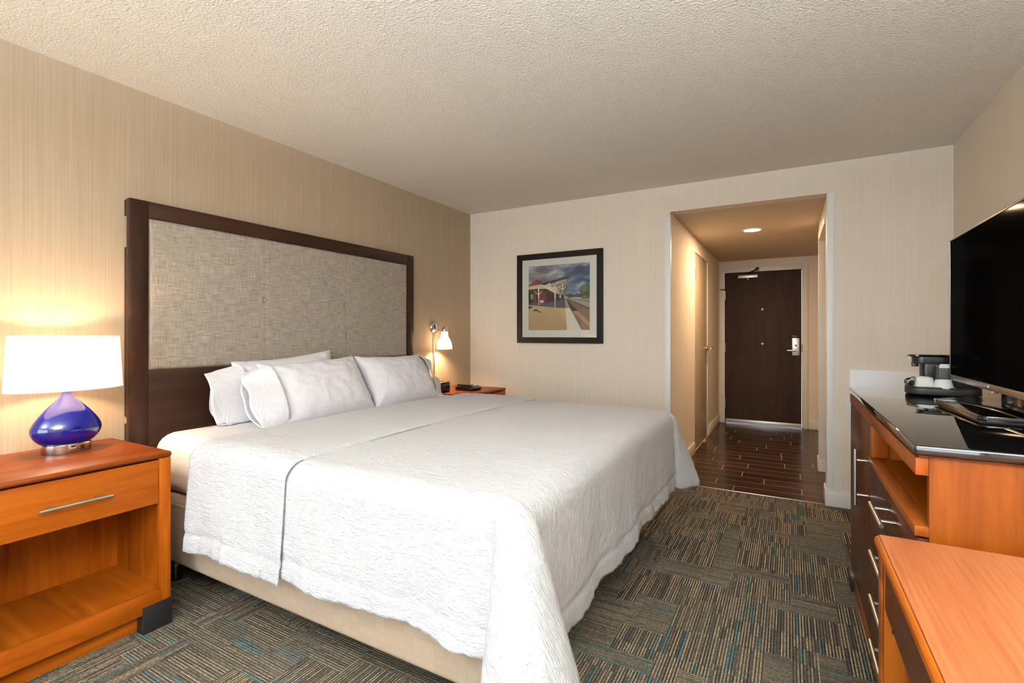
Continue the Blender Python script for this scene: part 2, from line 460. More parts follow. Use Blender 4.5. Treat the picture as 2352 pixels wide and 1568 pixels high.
# trims
BH, BT = 0.115, 0.013
def baseboard(name, x0, x1, y0, y1, label):
    o = box(name, PAINT, None, x0, x1, y0, y1, 0.0, BH, bev=0.003); struct(o, label)
baseboard('baseboard_back_left', XL, OX0, YB - BT, YB, 'cream baseboard left of the hall opening')
baseboard('baseboard_back_right', OX1 - BT, XR, YB - BT, YB, 'cream baseboard right of the hall opening')
baseboard('baseboard_left', XL, XL + BT, YR, YB, 'cream baseboard behind the bed')
baseboard('baseboard_right', XR - BT, XR, YR, YB, 'cream baseboard under the dresser wall')
baseboard('baseboard_hall_left', OX0, OX0 + BT, YB + 0.03, CD0 - 0.045, 'cream hall baseboard before the closet door')
baseboard('baseboard_hall_far', OX0, OX0 + BT, CD1 + 0.045, HE, 'cream hall baseboard past the closet door')
baseboard('baseboard_hall_end', ED1 + 0.07, HX1, HE - BT, HE, 'cream baseboard right of the entry door')
baseboard('baseboard_hall_jamb', OX1 - BT, OX1 + 0.11, PY1 - BT, PY1 + 0.14, 'cream baseboard around the side doorway jamb')
baseboard('baseboard_hall_right', OX1 - BT, OX1, YB + 0.0, PY0 - 0.02, 'short cream baseboard on the hall side')
struct(box('trim_2', PAINTW, None, OX0 - 0.040, OX0 + 0.003, YB - 0.004, YB + 0.04, BH, 2.165, bev=0.001), 'white corner guard left of the opening')
struct(box('trim_3', PAINTW, None, OX1 - 0.003, OX1 + 0.040, YB - 0.004, YB + 0.04, BH, OZ - 0.004, bev=0.001), 'white corner guard right of the opening')
dj = B()
dj.box(OX1 - 0.010, OX1 + 0.10, PY1 - 0.02, PY1 + 0.001, BH, PZ, 0.001); dj.box(OX1 - 0.010, OX1 + 0.11, PY0, PY1, PZ - 0.02, PZ + 0.05, 0.001)
struct(dj.build('trim_4', PAINT, None), 'cream casing of the side doorway')

# closet door in the left hall wall
d1 = struct(box('door_1', HALLDOOR, None, OX0 - 0.045, OX0 - 0.006, CD0 + 0.006, CD1 - 0.006, 0.012, CDZ - 0.006, bev=0.002), 'beige closet door in the hall')
fr = B()
fr.box(OX0 - 0.05, OX0 + 0.004, CD0 - 0.035, CD0 + 0.002, 0, CDZ + 0.035, 0.002); fr.box(OX0 - 0.05, OX0 + 0.004, CD1 - 0.002, CD1 + 0.035, 0, CDZ + 0.035, 0.002)
fr.box(OX0 - 0.05, OX0 + 0.004, CD0, CD1, CDZ - 0.002, CDZ + 0.035, 0.002)
fr.build('door_frame', PAINT, d1)
for z in (1.84, 1.04, 0.26):
    hb = B(); hb.box(OX0 - 0.006, OX0 + 0.003, CD0 + 0.004, CD0 + 0.06, z - 0.055, z + 0.055, 0.001); hb.cyl((OX0 + 0.006, CD0 + 0.006, z - 0.055), (OX0 + 0.006, CD0 + 0.006, z + 0.055), 0.008, 10)
    hb.build('hinge', STEEL, d1)
lv = B(); lv.cyl((OX0 - 0.007, CD1 - 0.07, 1.045), (OX0 + 0.012, CD1 - 0.07, 1.045), 0.028, 20)
lv.tube([(OX0 + 0.01, CD1 - 0.07, 1.045), (OX0 + 0.055, CD1 - 0.07, 1.045), (OX0 + 0.062, CD1 - 0.08, 1.045), (OX0 + 0.062, CD1 - 0.18, 1.045)], 0.010, 10)
lv.build('lever_handle', CHROME, d1)
lp = box('latch_plate', STEEL, d1, OX0 - 0.01, OX0 + 0.002, CD1 - 0.03, CD1 - 0.006, 0.99, 1.10, bev=0.001)

# entry door
d2 = struct(box('door_2', DOORBR, None, ED0 + 0.005, ED1 - 0.005, HE + 0.012, HE + 0.056, 0.02, EDZ - 0.005, bev=0.002), 'dark brown entry door at the end of the hall')
fr = B(); fw = 0.066
fr.box(ED0 - fw, ED0, HE - 0.02, HE + 0.08, 0, EDZ + fw, 0.003); fr.box(ED1, ED1 + fw, HE - 0.02, HE + 0.08, 0, EDZ + fw, 0.003); fr.box(ED0, ED1, HE - 0.02, HE + 0.08, EDZ, EDZ + fw, 0.003)
fr.build('door_frame', PAINT, d2)
for z in (1.74, 1.03, 0.27):
    hb = B(); hb.cyl((ED0 + 0.003, HE - 0.004, z - 0.06), (ED0 + 0.003, HE - 0.004, z + 0.06), 0.009, 10)
    hb.build('hinge', STEEL, d2)
ds = B(); ds.tube([(ED0 - 0.05, HE - 0.075, 1.815), (ED0 - 0.01, HE - 0.05, 1.82), (ED0 + 0.01, HE - 0.01, 1.82)], 0.006, 8); ds.build('hinge_door_stop', BLACKPL, d2)
sw = B(); sw.box(ED0 + 0.008, ED1 - 0.008, HE + 0.002, HE + 0.014, 0.012, 0.055, 0.002)
sw = sw.build('door_sweep', plain('aluminium sweep', (0.8, 0.79, 0.76, 1), 0.35, 0.6), d2)
for i in range(6):
    sx = ED0 + 0.07 + i * 0.155; B().cyl((sx, HE - 0.001, 0.038), (sx, HE + 0.004, 0.038), 0.005, 8).build('screw', STEEL, sw)
for z in (1.541, 1.084):
    B().cyl((-0.307, HE + 0.005, z), (-0.307, HE + 0.014, z), 0.0135, 16).build('peephole', PAINTW, d2)
cl = B(); cl.box(-0.60, -0.36, HE - 0.03, HE + 0.014, 1.965, 2.005, 0.003); cl.cyl((-0.48, HE - 0.012, 1.94), (-0.48, HE - 0.012, 1.97), 0.010, 10)
cl = cl.build('closer_body', plain('silver closer', (0.75, 0.72, 0.68, 1), 0.35, 0.5), d2)
ca = B(); ca.tube([(-0.48, HE - 0.012, 2.005), (-0.48, HE - 0.012, 2.03), (-0.40, HE - 0.10, 2.05), (-0.375, HE - 0.06, 2.075), (-0.365, HE - 0.02, 2.078)], 0.009, 8); ca.box(-0.385, -0.345, HE - 0.03, HE - 0.015, 2.05, 2.10, 0.002)
ca.build('closer_arm', BLACKPL, d2)
lk = B().box(0.035, 0.118, HE - 0.012, HE + 0.014, 0.935, 1.165, 0.004).build('lock_plate', plain('satin nickel lock', (0.82, 0.79, 0.74, 1), 0.35, 0.7), d2)
box('card_reader', BLACKPL, lk, 0.033, 0.120, HE - 0.020, HE + 0.014, 1.16, 1.197, bev=0.004)
B().sphere((0.078, HE - 0.016, 1.065), 0.014, 12).build('thumb_turn', CHROME, lk)
lv = B(); lv.cyl((0.08, HE - 0.012, 1.0), (0.08, HE - 0.055, 1.0), 0.016, 14); lv.tube([(0.088, HE - 0.055, 1.0), (0.03, HE - 0.058, 1.0), (-0.02, HE - 0.055, 0.998)], [0.013, 0.011, 0.010], 10); lv.build('lever_handle', STEEL, lk)
box('strike_plate', BLACKPL, d2, ED1 - 0.004, ED1 + 0.004, HE - 0.024, HE - 0.005, 0.98, 1.08)

# recessed ceiling light of the hall
dl = thing('recessed_light', 'round glowing recessed light in the hall ceiling', 'ceiling light', (-0.305, 5.21, OZ))
B().lathe([(0.072, -0.004), (0.092, -0.004), (0.095, 0.0), (0.072, 0.0)], (-0.305, 5.21, OZ), 40, cap0=False, cap1=False).build('trim_ring', PAINTW, dl)
B().lathe([(0.073, -0.003), (0.05, -0.0045), (0.0005, -0.005)], (-0.305, 5.21, OZ), 36, cap0=False).build('lens', mk_emit('warm lens glow', (1.0, 0.72, 0.42, 1), 14), dl)
def lamp(name, loc, e, col, rad, typ='POINT', parent=None, rot=None, spot=None, blend=0.5):
    l = bpy.data.lights.new(name, typ); l.energy = e; l.color = col
    if typ == 'AREA': l.shape = 'DISK'; l.size = rad * 2; l.spread = spot or PI
    else: l.shadow_soft_size = rad
    o = bpy.data.objects.new(name, l); C.objects.link(o); o.location = loc
    if parent is not None: o.parent = parent; o.location = Vector(loc) - parent.location
    return o
lamp('recessed_bulb', (-0.305, 5.21, OZ - 0.012), 16, (1.0, 0.70, 0.42), 0.07, 'AREA', dl)

# ------------------------------------------------------------------ headboard (hung on the left wall)
HX = -2.748
hy0, hy1, hz1 = 1.142, 3.182, 1.866
hb = thing('headboard', 'tall dark wood headboard with grey linen panel on the wall', 'headboard', (HX - 0.03, 2.162, 0.02))
bx = HX - 0.036
st = 0.079
box('stile', DARK_Z, hb, bx, HX, hy0, hy0 + st, 0.02, hz1, bev=0.002)
box('stile', DARK_Z, hb, bx, HX, hy1 - st, hy1, 0.02, hz1, bev=0.002)
box('top_rail', DARK_Y, hb, bx, HX - 0.0005, hy0 + st, hy1 - st, 1.785, hz1 - 0.0005, bev=0.001)
box('lower_panel', DARK_Y, hb, bx, HX - 0.0005, hy0 + st, hy1 - st, 0.02, 1.033, bev=0.001)
for z0, z1 in ((1.786, hz1 - 0.004), (0.813, 1.632), (0.02, 0.777)):
    for ya, yb in ((hy0 + 0.001, hy0 + 0.05), (hy1 - 0.05, hy1 - 0.001)):
        box('wall_cleat', DARK_Z, hb, XL + 0.001, bx, ya, yb, z0, z1)
py0, py1, pz0, pz1 = hy0 + st, hy1 - st, 1.033, 1.785
sY = (1.844, 2.467); bZ = 1.417
def panel(u, v):
    y = py0 + (py1 - py0) * u; z = pz0 + (pz1 - pz0) * v
    e = min(y - py0, py1 - y, z - pz0, pz1 - z)
    t = min(1.0, max(0.0, e / 0.018)); d = 0.012 * math.sqrt(max(0.0, 1 - (1 - t) ** 2))
    for sy in sY:
        k = abs(y - sy); d -= 0.0035 * math.exp(-(k / 0.004) ** 2)
        rr = math.hypot(k, (z - bZ)); d -= 0.011 * math.exp(-(rr / 0.016) ** 2) + 0.004 * math.exp(-(rr / 0.07) ** 2)
    d -= 0.0012 * math.exp(-((z - bZ) / 0.004) ** 2)
    return (HX - 0.014 + d, y, z), (u, v)
up = B().grid(240, 90, panel).build('upholstered_panel', LINEN, hb, 60)
for sy in sY:
    B().sphere((HX - 0.012, sy, bZ), 0.010, 12, (0.5, 1, 1)).build('button', LINEN, up)

# ------------------------------------------------------------------ bed
bed = thing('bed', 'wide king bed base with beige box cover and white mattress', 'bed', (-1.7, 2.16, 0.0))
by0, by1, bx0, bx1 = 1.203, 3.122, -2.728, -0.690
def sidewall(y0, y1, x0, x1, z0, z1, rc, rz, nz=10, nc=8, bulge=0.0):
    """rounded box as rings of an outline with UV along it"""
    out = []
    for cx_, cy_, a0 in ((x1 - rc, y1 - rc, 0), (x0 + rc, y1 - rc, PI / 2), (x0 + rc, y0 + rc, PI), (x1 - rc, y0 + rc, 3 * PI / 2)):
        for k in range(nc + 1):
            a = a0 + PI / 2 * k / nc; out.append((cx_, cy_, math.cos(a), math.sin(a)))
    pts = []
    for i, p in enumerate(out):
        q = out[(i + 1) % len(out)]
        pa = Vector((p[0] + rc * p[2], p[1] + rc * p[3])); pb = Vector((q[0] + rc * q[2], q[1] + rc * q[3]))
        n = max(1, int((pb - pa).length / 0.06))
        for k in range(n):
            t = k / n; pts.append((p[0] + (q[0] - p[0]) * t, p[1] + (q[1] - p[1]) * t, p[2] + (q[2] - p[2]) * t, p[3] + (q[3] - p[3]) * t))
    prof = []
    m = 6
    for k in range(m + 1):
        a = -PI / 2 + PI / 2 * k / m; prof.append((rc - rz + rz * math.cos(a), z0 + rz + rz * math.sin(a)))
    for k in range(1, nz):
        t = k / nz; prof.append((rc + bulge * math.sin(PI * t), z0 + rz + (z1 - z0 - 2 * rz) * t))
    for k in range(m + 1):
        a = PI / 2 * k / m; prof.append((rc - rz + rz * math.cos(a), z1 - rz + rz * math.sin(a)))
    return pts, prof
def rounded(name, mat, parent, y0, y1, x0, x1, z0, z1, rc, rz, bulge=0.0):
    pts, prof = sidewall(y0, y1, x0, x1, z0, z1, rc, rz, bulge=bulge)
    b = B(); uvl = b.bm.loops.layers.uv.verify()
    R = [[(p[0] + r * p[2], p[1] + r * p[3], z) for p in pts] for r, z in prof]
    rv = [[b.bm.verts.new(p) for p in r] for r in R]
    L = [0.0]
    for i in range(len(pts)): L.append(L[-1] + (Vector(R[8][(i + 1) % len(pts)]) - Vector(R[8][i])).length)
    n = len(pts)
    for k in range(len(rv) - 1):
        for i in range(n):
            f = b.bm.faces.new([rv[k][i], rv[k][(i + 1) % n], rv[k + 1][(i + 1) % n], rv[k + 1][i]])
            for l, (a, c) in zip(f.loops, ((i, k), (i + 1, k), (i + 1, k + 1), (i, k + 1))): l[uvl].uv = (L[a], prof[c][1])
    b.bm.faces.new(rv[0][::-1]); b.bm.faces.new(rv[-1])
    return b.build(name, mat, parent, 50)
rounded('box_spring', SKIRT, bed, by0, by1, bx0, bx1, 0.146, 0.455, 0.07, 0.025, 0.006)
rounded('box_spring_tape', SKIRT, bed, by0 - 0.004, by1 + 0.004, bx0 - 0.0, bx1 + 0.004, 0.418, 0.432, 0.07, 0.0065)
rounded('mattress', COTTON, bed, by0 + 0.004, by1 - 0.004, bx0 + 0.004, bx1 - 0.004, 0.452, 0.728, 0.10, 0.085, 0.012)
fm = B()
for yy in (by0 + 0.10, by1 - 0.10): fm.box(bx0 + 0.06, bx1 - 0.10, yy - 0.02, yy + 0.02, 0.128, 0.150)
for xx in (bx0 + 0.1, -1.7, bx1 - 0.1): fm.box(xx - 0.02, xx + 0.02, by0 + 0.10, by1 - 0.10, 0.126, 0.148)
fm.build('bed_frame', BLACKPL, bed)
for xx in (-2.633, -0.86):
    for yy in (1.288, 3.04):
        lg = B(); lg.cyl((xx, yy, 0.07), (xx, yy, 0.15), 0.018, 14); lg.cyl((xx, yy, 0.008), (xx, yy, 0.07), 0.006, 10); lg.lathe([(0.028, 0.0), (0.028, 0.006), (0.008, 0.012)], (xx, yy, 0.0), 20)
        lg.build('leg', STEEL, bed)

# ------------------------------------------------------------------ coverlet
TY0, TY1, TXE, TZ = 1.222, 3.103, -0.696, 0.738
LF = 0.505                                   # overhang at the foot
def drape(s, t, L, lift=0.0, seedv=0.0, Rr=0.075, corner=0.05):
    a = max(0.0, s - TXE); yc = min(max(t, TY0), TY1); b = abs(t - yc); sg = -1 if t < TY0 else 1
    xc = min(s, TXE)
    top = TZ + lift + 0.012 * math.sin(PI * (yc - TY0) / (TY1 - TY0))
    wob = 0.004 * mnoise.noise((s * 3.1, t * 3.1, 3.3 + seedv))
    if a == 0 and b == 0: return Vector((s, t, top + wob))
    phi = math.atan2(b / L, a / LF); Le = LF * math.cos(phi) ** 2 + L * math.sin(phi) ** 2
    s2 = math.sin(2 * phi) if a > 0 and b > 0 else 0.0
    s2 = s2 ** 0.9 if s2 > 0 else 0.0
    r = max(a / LF, b / L) * Le
    dx, dy = math.cos(phi), math.sin(phi)
    r *= 1 + corner * s2
    q = Rr * PI / 2
    if r < q: th = r / Rr; o = Rr * math.sin(th); dz = Rr * (1 - math.cos(th))
    else: o = Rr + 0.045 * (r - q); dz = Rr + (r - q)
    k = max(0.0, (r - q) / Le)
    per = (s if b >= a else t) * 1.0
    fold = 0.011 * math.sin(per * 9.0 + 1.7 + seedv) + 0.008 * math.sin(per * 21.0 + seedv * 2) + 0.006 * mnoise.noise((per * 14, r * 3, seedv))
    o += k * fold + k * k * 0.012 * mnoise.noise((per * 30, r * 6, 9.0 + seedv))
    o += (0.31 if sg < 0 else 0.15) * s2 * min(1.0, r / Le) ** 1.1
    # soft lengthwise bunching of the cloth that gathers at the corner
    o += 0.020 * s2 * k * math.sin(phi * 9 + sg)
    dz += k * k * (0.010 * math.sin(per * 13 + seedv) + 0.016 * mnoise.noise((per * 8, 4.0 + seedv, 0.5)))
    # stitched hem: a shallow crease above the border band
    o -= 0.006 * math.exp(-((r - (Le - 0.075)) / 0.012) ** 2)
    return Vector((xc + dx * o, yc + sg * dy * o, top - dz + wob * (1 - k)))
def cloth(name, parent, s0, s1, L, lift, seedv, ns, nt):
    t0, t1 = TY0 - L, TY1 + L
    b = B().grid(ns, nt, lambda u, v: ((lambda s, t: (drape(s, t, L, lift, seedv), (s, t)))(s0 + (s1 - s0) * u, t0 + (t1 - t0) * v)))
    o = b.build(name, COVER, parent, 70)
    md = o.modifiers.new('thickness', 'SOLIDIFY'); md.thickness = 0.006; md.offset = 1.0
    return o
cv = thing('coverlet', 'white textured coverlet draped over the foot and sides of the bed', 'coverlet', (-1.5, 2.16, 0.73))
cloth('main_cover', cv, -1.74, TXE + LF, 0.455, 0.0, 0.0, 150, 260)
def band(u, v):
    L = 0.486; s0, s1 = -2.20, -1.575
    s = s0 + (s1 - s0) * u; t = TY0 - L + (TY1 - TY0 + 2 * L) * v
    k = min(1.0, max(0.0, (TY0 - t) / L)) if t < TY0 else (min(1.0, max(0.0, (t - TY1) / L)) if t > TY1 else 0)
    s2 = s - 0.055 * k * (1 - u) * 0.4 - 0.02 * k * u
    p = drape(s2, t, L, 0.012 + 0.006 * math.sin(PI * u), 5.0)
    edge = min(u, 1 - u)
    if edge < 0.04: p.z -= 0.008 * (1 - edge / 0.04) ** 2 * (1 - k)
    if t < TY0: p.y -= 0.012
    if t > TY1: p.y += 0.012
    return p, (s, t)
bd = B().grid(70, 260, band).build('turned_back_band', COVER, cv, 70)
md = bd.modifiers.new('thickness', 'SOLIDIFY'); md.thickness = 0.006; md.offset = 1.0

# ------------------------------------------------------------------ pillows
def pillow(label, loc, lean, yaw, roll, Wd, Hh, Tk, openside, seedv, cuff=0.16):
    root = thing('pillow', label, 'pillow', (0, 0, 0), 'white pillows at the headboard')
    def body(sign):
        def fn(u, v):
            a, c = 2 * u - 1, 2 * v - 1
            fx = (1 - abs(a) ** 3.2) ; fy = (1 - abs(c) ** 2.6)
            th = Tk / 2 * (max(fx, 0) ** 0.55) * (max(fy, 0) ** 0.62)
            th *= 1 + 0.10 * mnoise.noise((a * 1.7 + seedv, c * 1.7, 1.0))
            th += 0.006 * mnoise.noise((a * 5 + seedv, c * 6, sign)) * min(1, fx * 3) * min(1, fy * 3)
            wx = Wd / 2 * a * (1 - 0.05 * (1 - c * c)) ; hz = Hh / 2 * c * (1 - 0.07 * (1 - a * a))
            hz += -0.02 * (1 - a * a) * (1 if c < 0 else 0.3) * abs(c)
            # radiating creases near the corners
            cr = 0.006 * math.sin(14 * (a * openside - c) + seedv) * (abs(a) * abs(c)) ** 1.5
            return (sign * (th + cr * (1 if fx > 0.05 else 0)), wx, hz + Hh / 2), (u, v)
        return fn
    b = B(); b.grid(48, 32, body(1)); b.grid(48, 32, body(-1))
    bmesh.ops.remove_doubles(b.bm, verts=b.bm.verts[:], dist=0.0008)
    bo = b.build('pillow_body', PILLOW, root, 80, local=True)
    # open end of the case: a soft flattened cuff hanging past the pillow
    n = 56; R = []
    for k in range(15):
        t = k / 14.0
        yy = openside * (Wd / 2 * 0.86 + t * (cuff + Wd * 0.07))
        half_h = Hh / 2 * (0.90 + 0.03 * t); thk = Tk / 2 * (0.60 * (1 - t) ** 1.2 + 0.30 * (0.6 + 0.4 * t))
        ring = []
        for i in range(n):
            an = 2 * PI * i / n; ca, sa = math.cos(an), math.sin(an)
            zz = half_h * math.copysign(abs(sa) ** 0.8, sa); xx = thk * math.copysign(abs(ca) ** 0.9, ca)
            w = t ** 0.8
            xx += w * 0.022 * math.sin(3.1 * an + seedv * 2) + w * 0.016 * math.sin(zz * 30 + seedv)
            zz += -w * 0.03 + w * 0.012 * math.sin(2 * an + seedv)
            yo = openside * w * 0.022 * math.sin(zz * 16 + seedv + 1.3) + openside * w * 0.02 * math.copysign(1, ca) * math.cos(seedv)
            ring.append((xx, yy + yo, zz + Hh / 2))
        R.append(ring)
    c = B().rings(R, False, False).build('pillowcase_cuff', PILLOW, bo, 80, local=True)
    md = c.modifiers.new('thickness', 'SOLIDIFY'); md.thickness = 0.003
    up = Vector((-math.sin(lean), 0, math.cos(lean)))
    nrm = Vector((math.cos(lean), 0, math.sin(lean)))
    m = Matrix((nrm, Vector((0, 1, 0)), up)).transposed().to_4x4()
    M = Matrix.Translation(loc) @ Matrix.Rotation(yaw, 4, 'Z') @ m @ Matrix.Rotation(roll, 4, 'X'); Mi = M.inverted()
    root.matrix_world = M
    for o in (bo, c):                      # the lower edge lies flat on the mattress
        zl = 0.7315 if o is bo else 0.735
        for v in o.data.vertices:
            w = M @ v.co
            if w.z < zl: w.z = zl; v.co = Mi @ w
    return root
R_ = math.radians
pillow('white pillow at the back left, its corner highest against the headboard', (-2.60, 1.945, 0.732), R_(12), R_(0), R_(4), 0.68, 0.36, 0.14, -1, 0.4, 0.13)
pillow('white pillow at the back right, mostly hidden behind another pillow', (-2.60, 2.63, 0.732), R_(12), 0, R_(-1), 0.62, 0.31, 0.13, 1, 2.1, 0.04)
pillow('white pillow in front on the left with open cuff beside the lamp', (-2.315, 1.975, 0.732), R_(32), R_(-2), R_(2), 0.67, 0.385, 0.19, -1, 1.2, 0.115)
pillow('white pillow in front on the right near the wall sconce', (-2.315, 2.645, 0.732), R_(32), R_(2), R_(-1), 0.67, 0.385, 0.19, 1, 3.0, 0.07)

# ------------------------------------------------------------------ nightstands
def bar_handle(parent, p0, p1, off, r=0.0062, inset=0.18):
    """bar with two posts; off is the vector from bar to the face"""
    p0, p1, off = Vector(p0), Vector(p1), Vector(off)
    h = B().cyl(p0, p1, r, 16).build('handle', NICKEL, parent)
    for t in (inset, 1 - inset):
        q = p0.lerp(p1, t); B().cyl(q, q + off, r * 0.75, 10).build('handle_post', NICKEL, h)
    return h
def nightstand(label, y1):
    y0 = y1 - 0.64; xf, xb, zt = -2.262, -2.795, 0.72
    t = thing('nightstand', label, 'nightstand', ((xf + xb) / 2, (y0 + y1) / 2, 0), 'nightstands beside the bed')
    B().prism([(xb, zt - 0.022), (xf - 0.004, zt - 0.022), (xf + 0.004, zt - 0.014), (xf + 0.004, zt - 0.006), (xf - 0.004, zt), (xb, zt)], 'y', y0 - 0.001, y1 + 0.001, 0.0012, 1).build('top', CHERRY_TOP, t)
    for a, b in ((y0, y0 + 0.043), (y1 - 0.043, y1)):
        box('front_post', CHERRY_Z, t, xf - 0.024, xf, a, b, 0.108, zt - 0.023, bev=0.0015)
    for a, b in ((y0 + 0.002, y0 + 0.022), (y1 - 0.022, y1 - 0.002)):
        box('side_panel', CHERRY_Z, t, xb, xf - 0.024, a, b, 0.06, zt - 0.023)
    box('back_panel', CHERRY_Z, t, xb + 0.10, xb + 0.112, y0 + 0.022, y1 - 0.022, 0.10, zt - 0.023)
    box('shelf', CHERRY_X, t, xb + 0.01, xf - 0.022, y0 + 0.022, y1 - 0.022, 0.135, 0.153)
    box('front_rail', CHERRY_Y, t, xf - 0.022, xf - 0.001, y0 + 0.043, y1 - 0.043, 0.078, 0.158, bev=0.0015)
    box('toe_board', CHERRY_Y, t, xf - 0.075, xf - 0.055, y0 + 0.03, y1 - 0.03, 0.0, 0.10)
    dr = box('drawer', CHERRY_Y, t, xf - 0.020, xf - 0.003, y0 + 0.045, y1 - 0.045, 0.514, zt - 0.028, bev=0.0015)
    box('drawer_box', CHERRY_X, dr, xb + 0.13, xf - 0.020, y0 + 0.05, y1 - 0.05, 0.525, zt - 0.04)
    ym = (y0 + y1) / 2; bar_handle(dr, (xf + 0.03, ym - 0.105, 0.601), (xf + 0.03, ym + 0.105, 0.601), (-0.033, 0, 0))
    for a, b in ((y0 - 0.003, y0 + 0.104), (y1 - 0.104, y1 + 0.003)):
        box('foot', BLACKWOOD, t, xf - 0.045, xf + 0.004, a, b, 0.0, 0.1075, bev=0.002)
    return t
nightstand('cherry nightstand under the blue lamp, shelf and drawer showing', 1.087)
nightstand('cherry nightstand beyond the bed carrying the phone', 3.88)

# blue table lamp
LX, LY, LZ = -2.632, 0.868, 0.72
tl = thing('table_lamp', 'blue glass table lamp with oval white shade, lit', 'lamp', (LX, LY, LZ))
KX = 0.70
bs = B(); bs.lathe([(0.079, 0.0), (0.081, 0.003), (0.081, 0.036), (0.079, 0.038)], (LX, LY, LZ), 56, KX, 1.0)
bs = bs.build('base', CHROME, tl)
box('outlet', BLACKPL, bs, LX + 0.046, LX + 0.0535, LY + 0.018, LY + 0.042, LZ + 0.010, LZ + 0.028, bev=0.001)
prof = [(0.074, 0.038), (0.083, 0.041), (0.098, 0.054), (0.110, 0.071), (0.1165, 0.089), (0.117, 0.102), (0.112, 0.118), (0.100, 0.140), (0.084, 0.162), (0.066, 0.184), (0.048, 0.203), (0.034, 0.219), (0.024, 0.232), (0.018, 0.243), (0.016, 0.252)]
def smoothp(p, it=3):
    for _ in range(it):
        q = [p[0]]
        for a, b in zip(p[:-1], p[1:]):
            q.append((a[0] * .75 + b[0] * .25, a[1] * .75 + b[1] * .25)); q.append((a[0] * .25 + b[0] * .75, a[1] * .25 + b[1] * .75))
        q.append(p[-1]); p = q
    return p
B().lathe(smoothp(prof, 2), (LX, LY, LZ), 64, KX, 1.0).build('body', BLUE, tl, 70)
B().cyl((LX, LY, LZ + 0.25), (LX, LY, LZ + 0.36), 0.012, 14).build('socket', CHROME, tl)
sh = B().lathe([(0.1925, 0.262), (0.186, 0.375), (0.1805, 0.484)], (LX, LY, LZ), 72, 0.66, 1.0, False, False).build('shade', SHADE, tl, 70)
for z, r in ((0.263, 0.192), (0.483, 0.1805)):
    B().tube([(LX + 0.66 * r * math.cos(a * PI / 30), LY + r * math.sin(a * PI / 30), LZ + z) for a in range(61)], 0.0018, 6, False).build('shade_rim', CARD, sh)
sp = B()
for a in (0, PI / 2, PI, 3 * PI / 2):
    sp.cyl((LX, LY, LZ + 0.47), (LX + 0.66 * 0.18 * math.cos(a), LY + 0.18 * math.sin(a), LZ + 0.478), 0.0018, 6)
sp.cyl((LX, LY, LZ + 0.36), (LX, LY, LZ + 0.474), 0.003, 8)
sp.build('spider', CHROME, sh)
lamp('table_bulb', (LX, LY, LZ + 0.385), 10.0, (1.0, 0.70, 0.42), 0.03, 'POINT', tl)

# wall sconce
sx, sy, sz = XL, 3.517, 1.27
sc = thing('wall_sconce', 'chrome wall sconce with lit opal glass bell and cord cover', 'sconce', (XL, sy, sz))
def disc(b, c, axis, prof, n=32):
    R = []
    for r, h in prof:
        R.append([(c[0] + h, c[1] + r * math.cos(2 * PI * i / n), c[2] + r * math.sin(2 * PI * i / n)) for i in range(n)])
    return b.rings(R)
disc(B(), (XL, sy, sz), 'x', [(0.055, 0.0), (0.054, 0.008), (0.046, 0.020), (0.026, 0.027), (0.004, 0.029)]).build('wall_plate', CHROME, sc, 60)
ax, ay = XL + 0.115, sy + 0.015
B().tube([(XL + 0.02, sy, sz - 0.025), (XL + 0.06, sy, sz - 0.026), (ax - 0.02, ay, sz - 0.026), (ax, ay, sz - 0.026)], 0.0065, 10).build('arm', CHROME, sc)
B().lathe([(0.006, 0.0), (0.012, -0.004), (0.022, -0.014), (0.029, -0.03), (0.031, -0.046), (0.029, -0.05)], (ax, ay, sz + 0.012), 28).build('cap', CHROME, sc, 70)
B().lathe(smoothp([(0.029, -0.034), (0.030, -0.060), (0.032, -0.082), (0.042, -0.100), (0.055, -0.122), (0.063, -0.150), (0.066, -0.175), (0.0665, -0.192)], 2), (ax, ay, sz), 44, cap0=False, cap1=False).build('glass_shade', OPAL, sc, 70)
B().sphere((ax, ay, sz - 0.10), 0.018, 14, (1, 1, 1.3)).build('bulb', mk_emit('warm bulb glow', (1.0, 0.78, 0.5, 1), 30), sc, 70)
pl = B(); pl.box(XL + 0.0005, XL + 0.012, sy - 0.009, sy + 0.009, 0.55, sz - 0.04, 0.003); pl.build('cord_cover', NICKEL, sc)
lamp('sconce_bulb', (ax, ay, sz - 0.135), 15.0, (1.0, 0.66, 0.36), 0.025, 'POINT', sc)

# telephone and alarm clock on the far nightstand
NZ = 0.7205
ph = thing('telephone', 'low black phone on the far nightstand', 'telephone', (-2.45, 3.56, NZ))
def slab(poly, y0, y1, bev): return B().prism(poly, 'y', y0, y1, bev, 2)
slab([(-2.54, NZ), (-2.38, NZ), (-2.365, NZ + 0.018), (-2.40, NZ + 0.036), (-2.52, NZ + 0.040), (-2.55, NZ + 0.02)], 3.49, 3.65, 0.005).build('phone_base', BLACKPL, ph)
slab([(-2.535, NZ + 0.041), (-2.395, NZ + 0.036), (-2.39, NZ + 0.047), (-2.53, NZ + 0.053)], 3.497, 3.545, 0.005).build('handset', BLACKGL, ph)
kp = box('keypad', CARD, ph, -2.50, -2.42, 3.575, 3.63, NZ + 0.034, NZ + 0.0415, bev=0.001)
for i in range(3):
    for j in range(4): box('key', BLACKPL, kp, -2.494 + j * 0.019, -2.482 + j * 0.019, 3.579 + i * 0.018, 3.591 + i * 0.018, NZ + 0.040, NZ + 0.0435)
ck = thing('alarm_clock', 'black alarm clock half behind the right pillow', 'clock', (-2.60, 3.33, NZ))
B().box(-2.67, -2.53, 3.27, 3.40, NZ, NZ + 0.085, 0.010, 3).build('case', BLACKPL, ck)
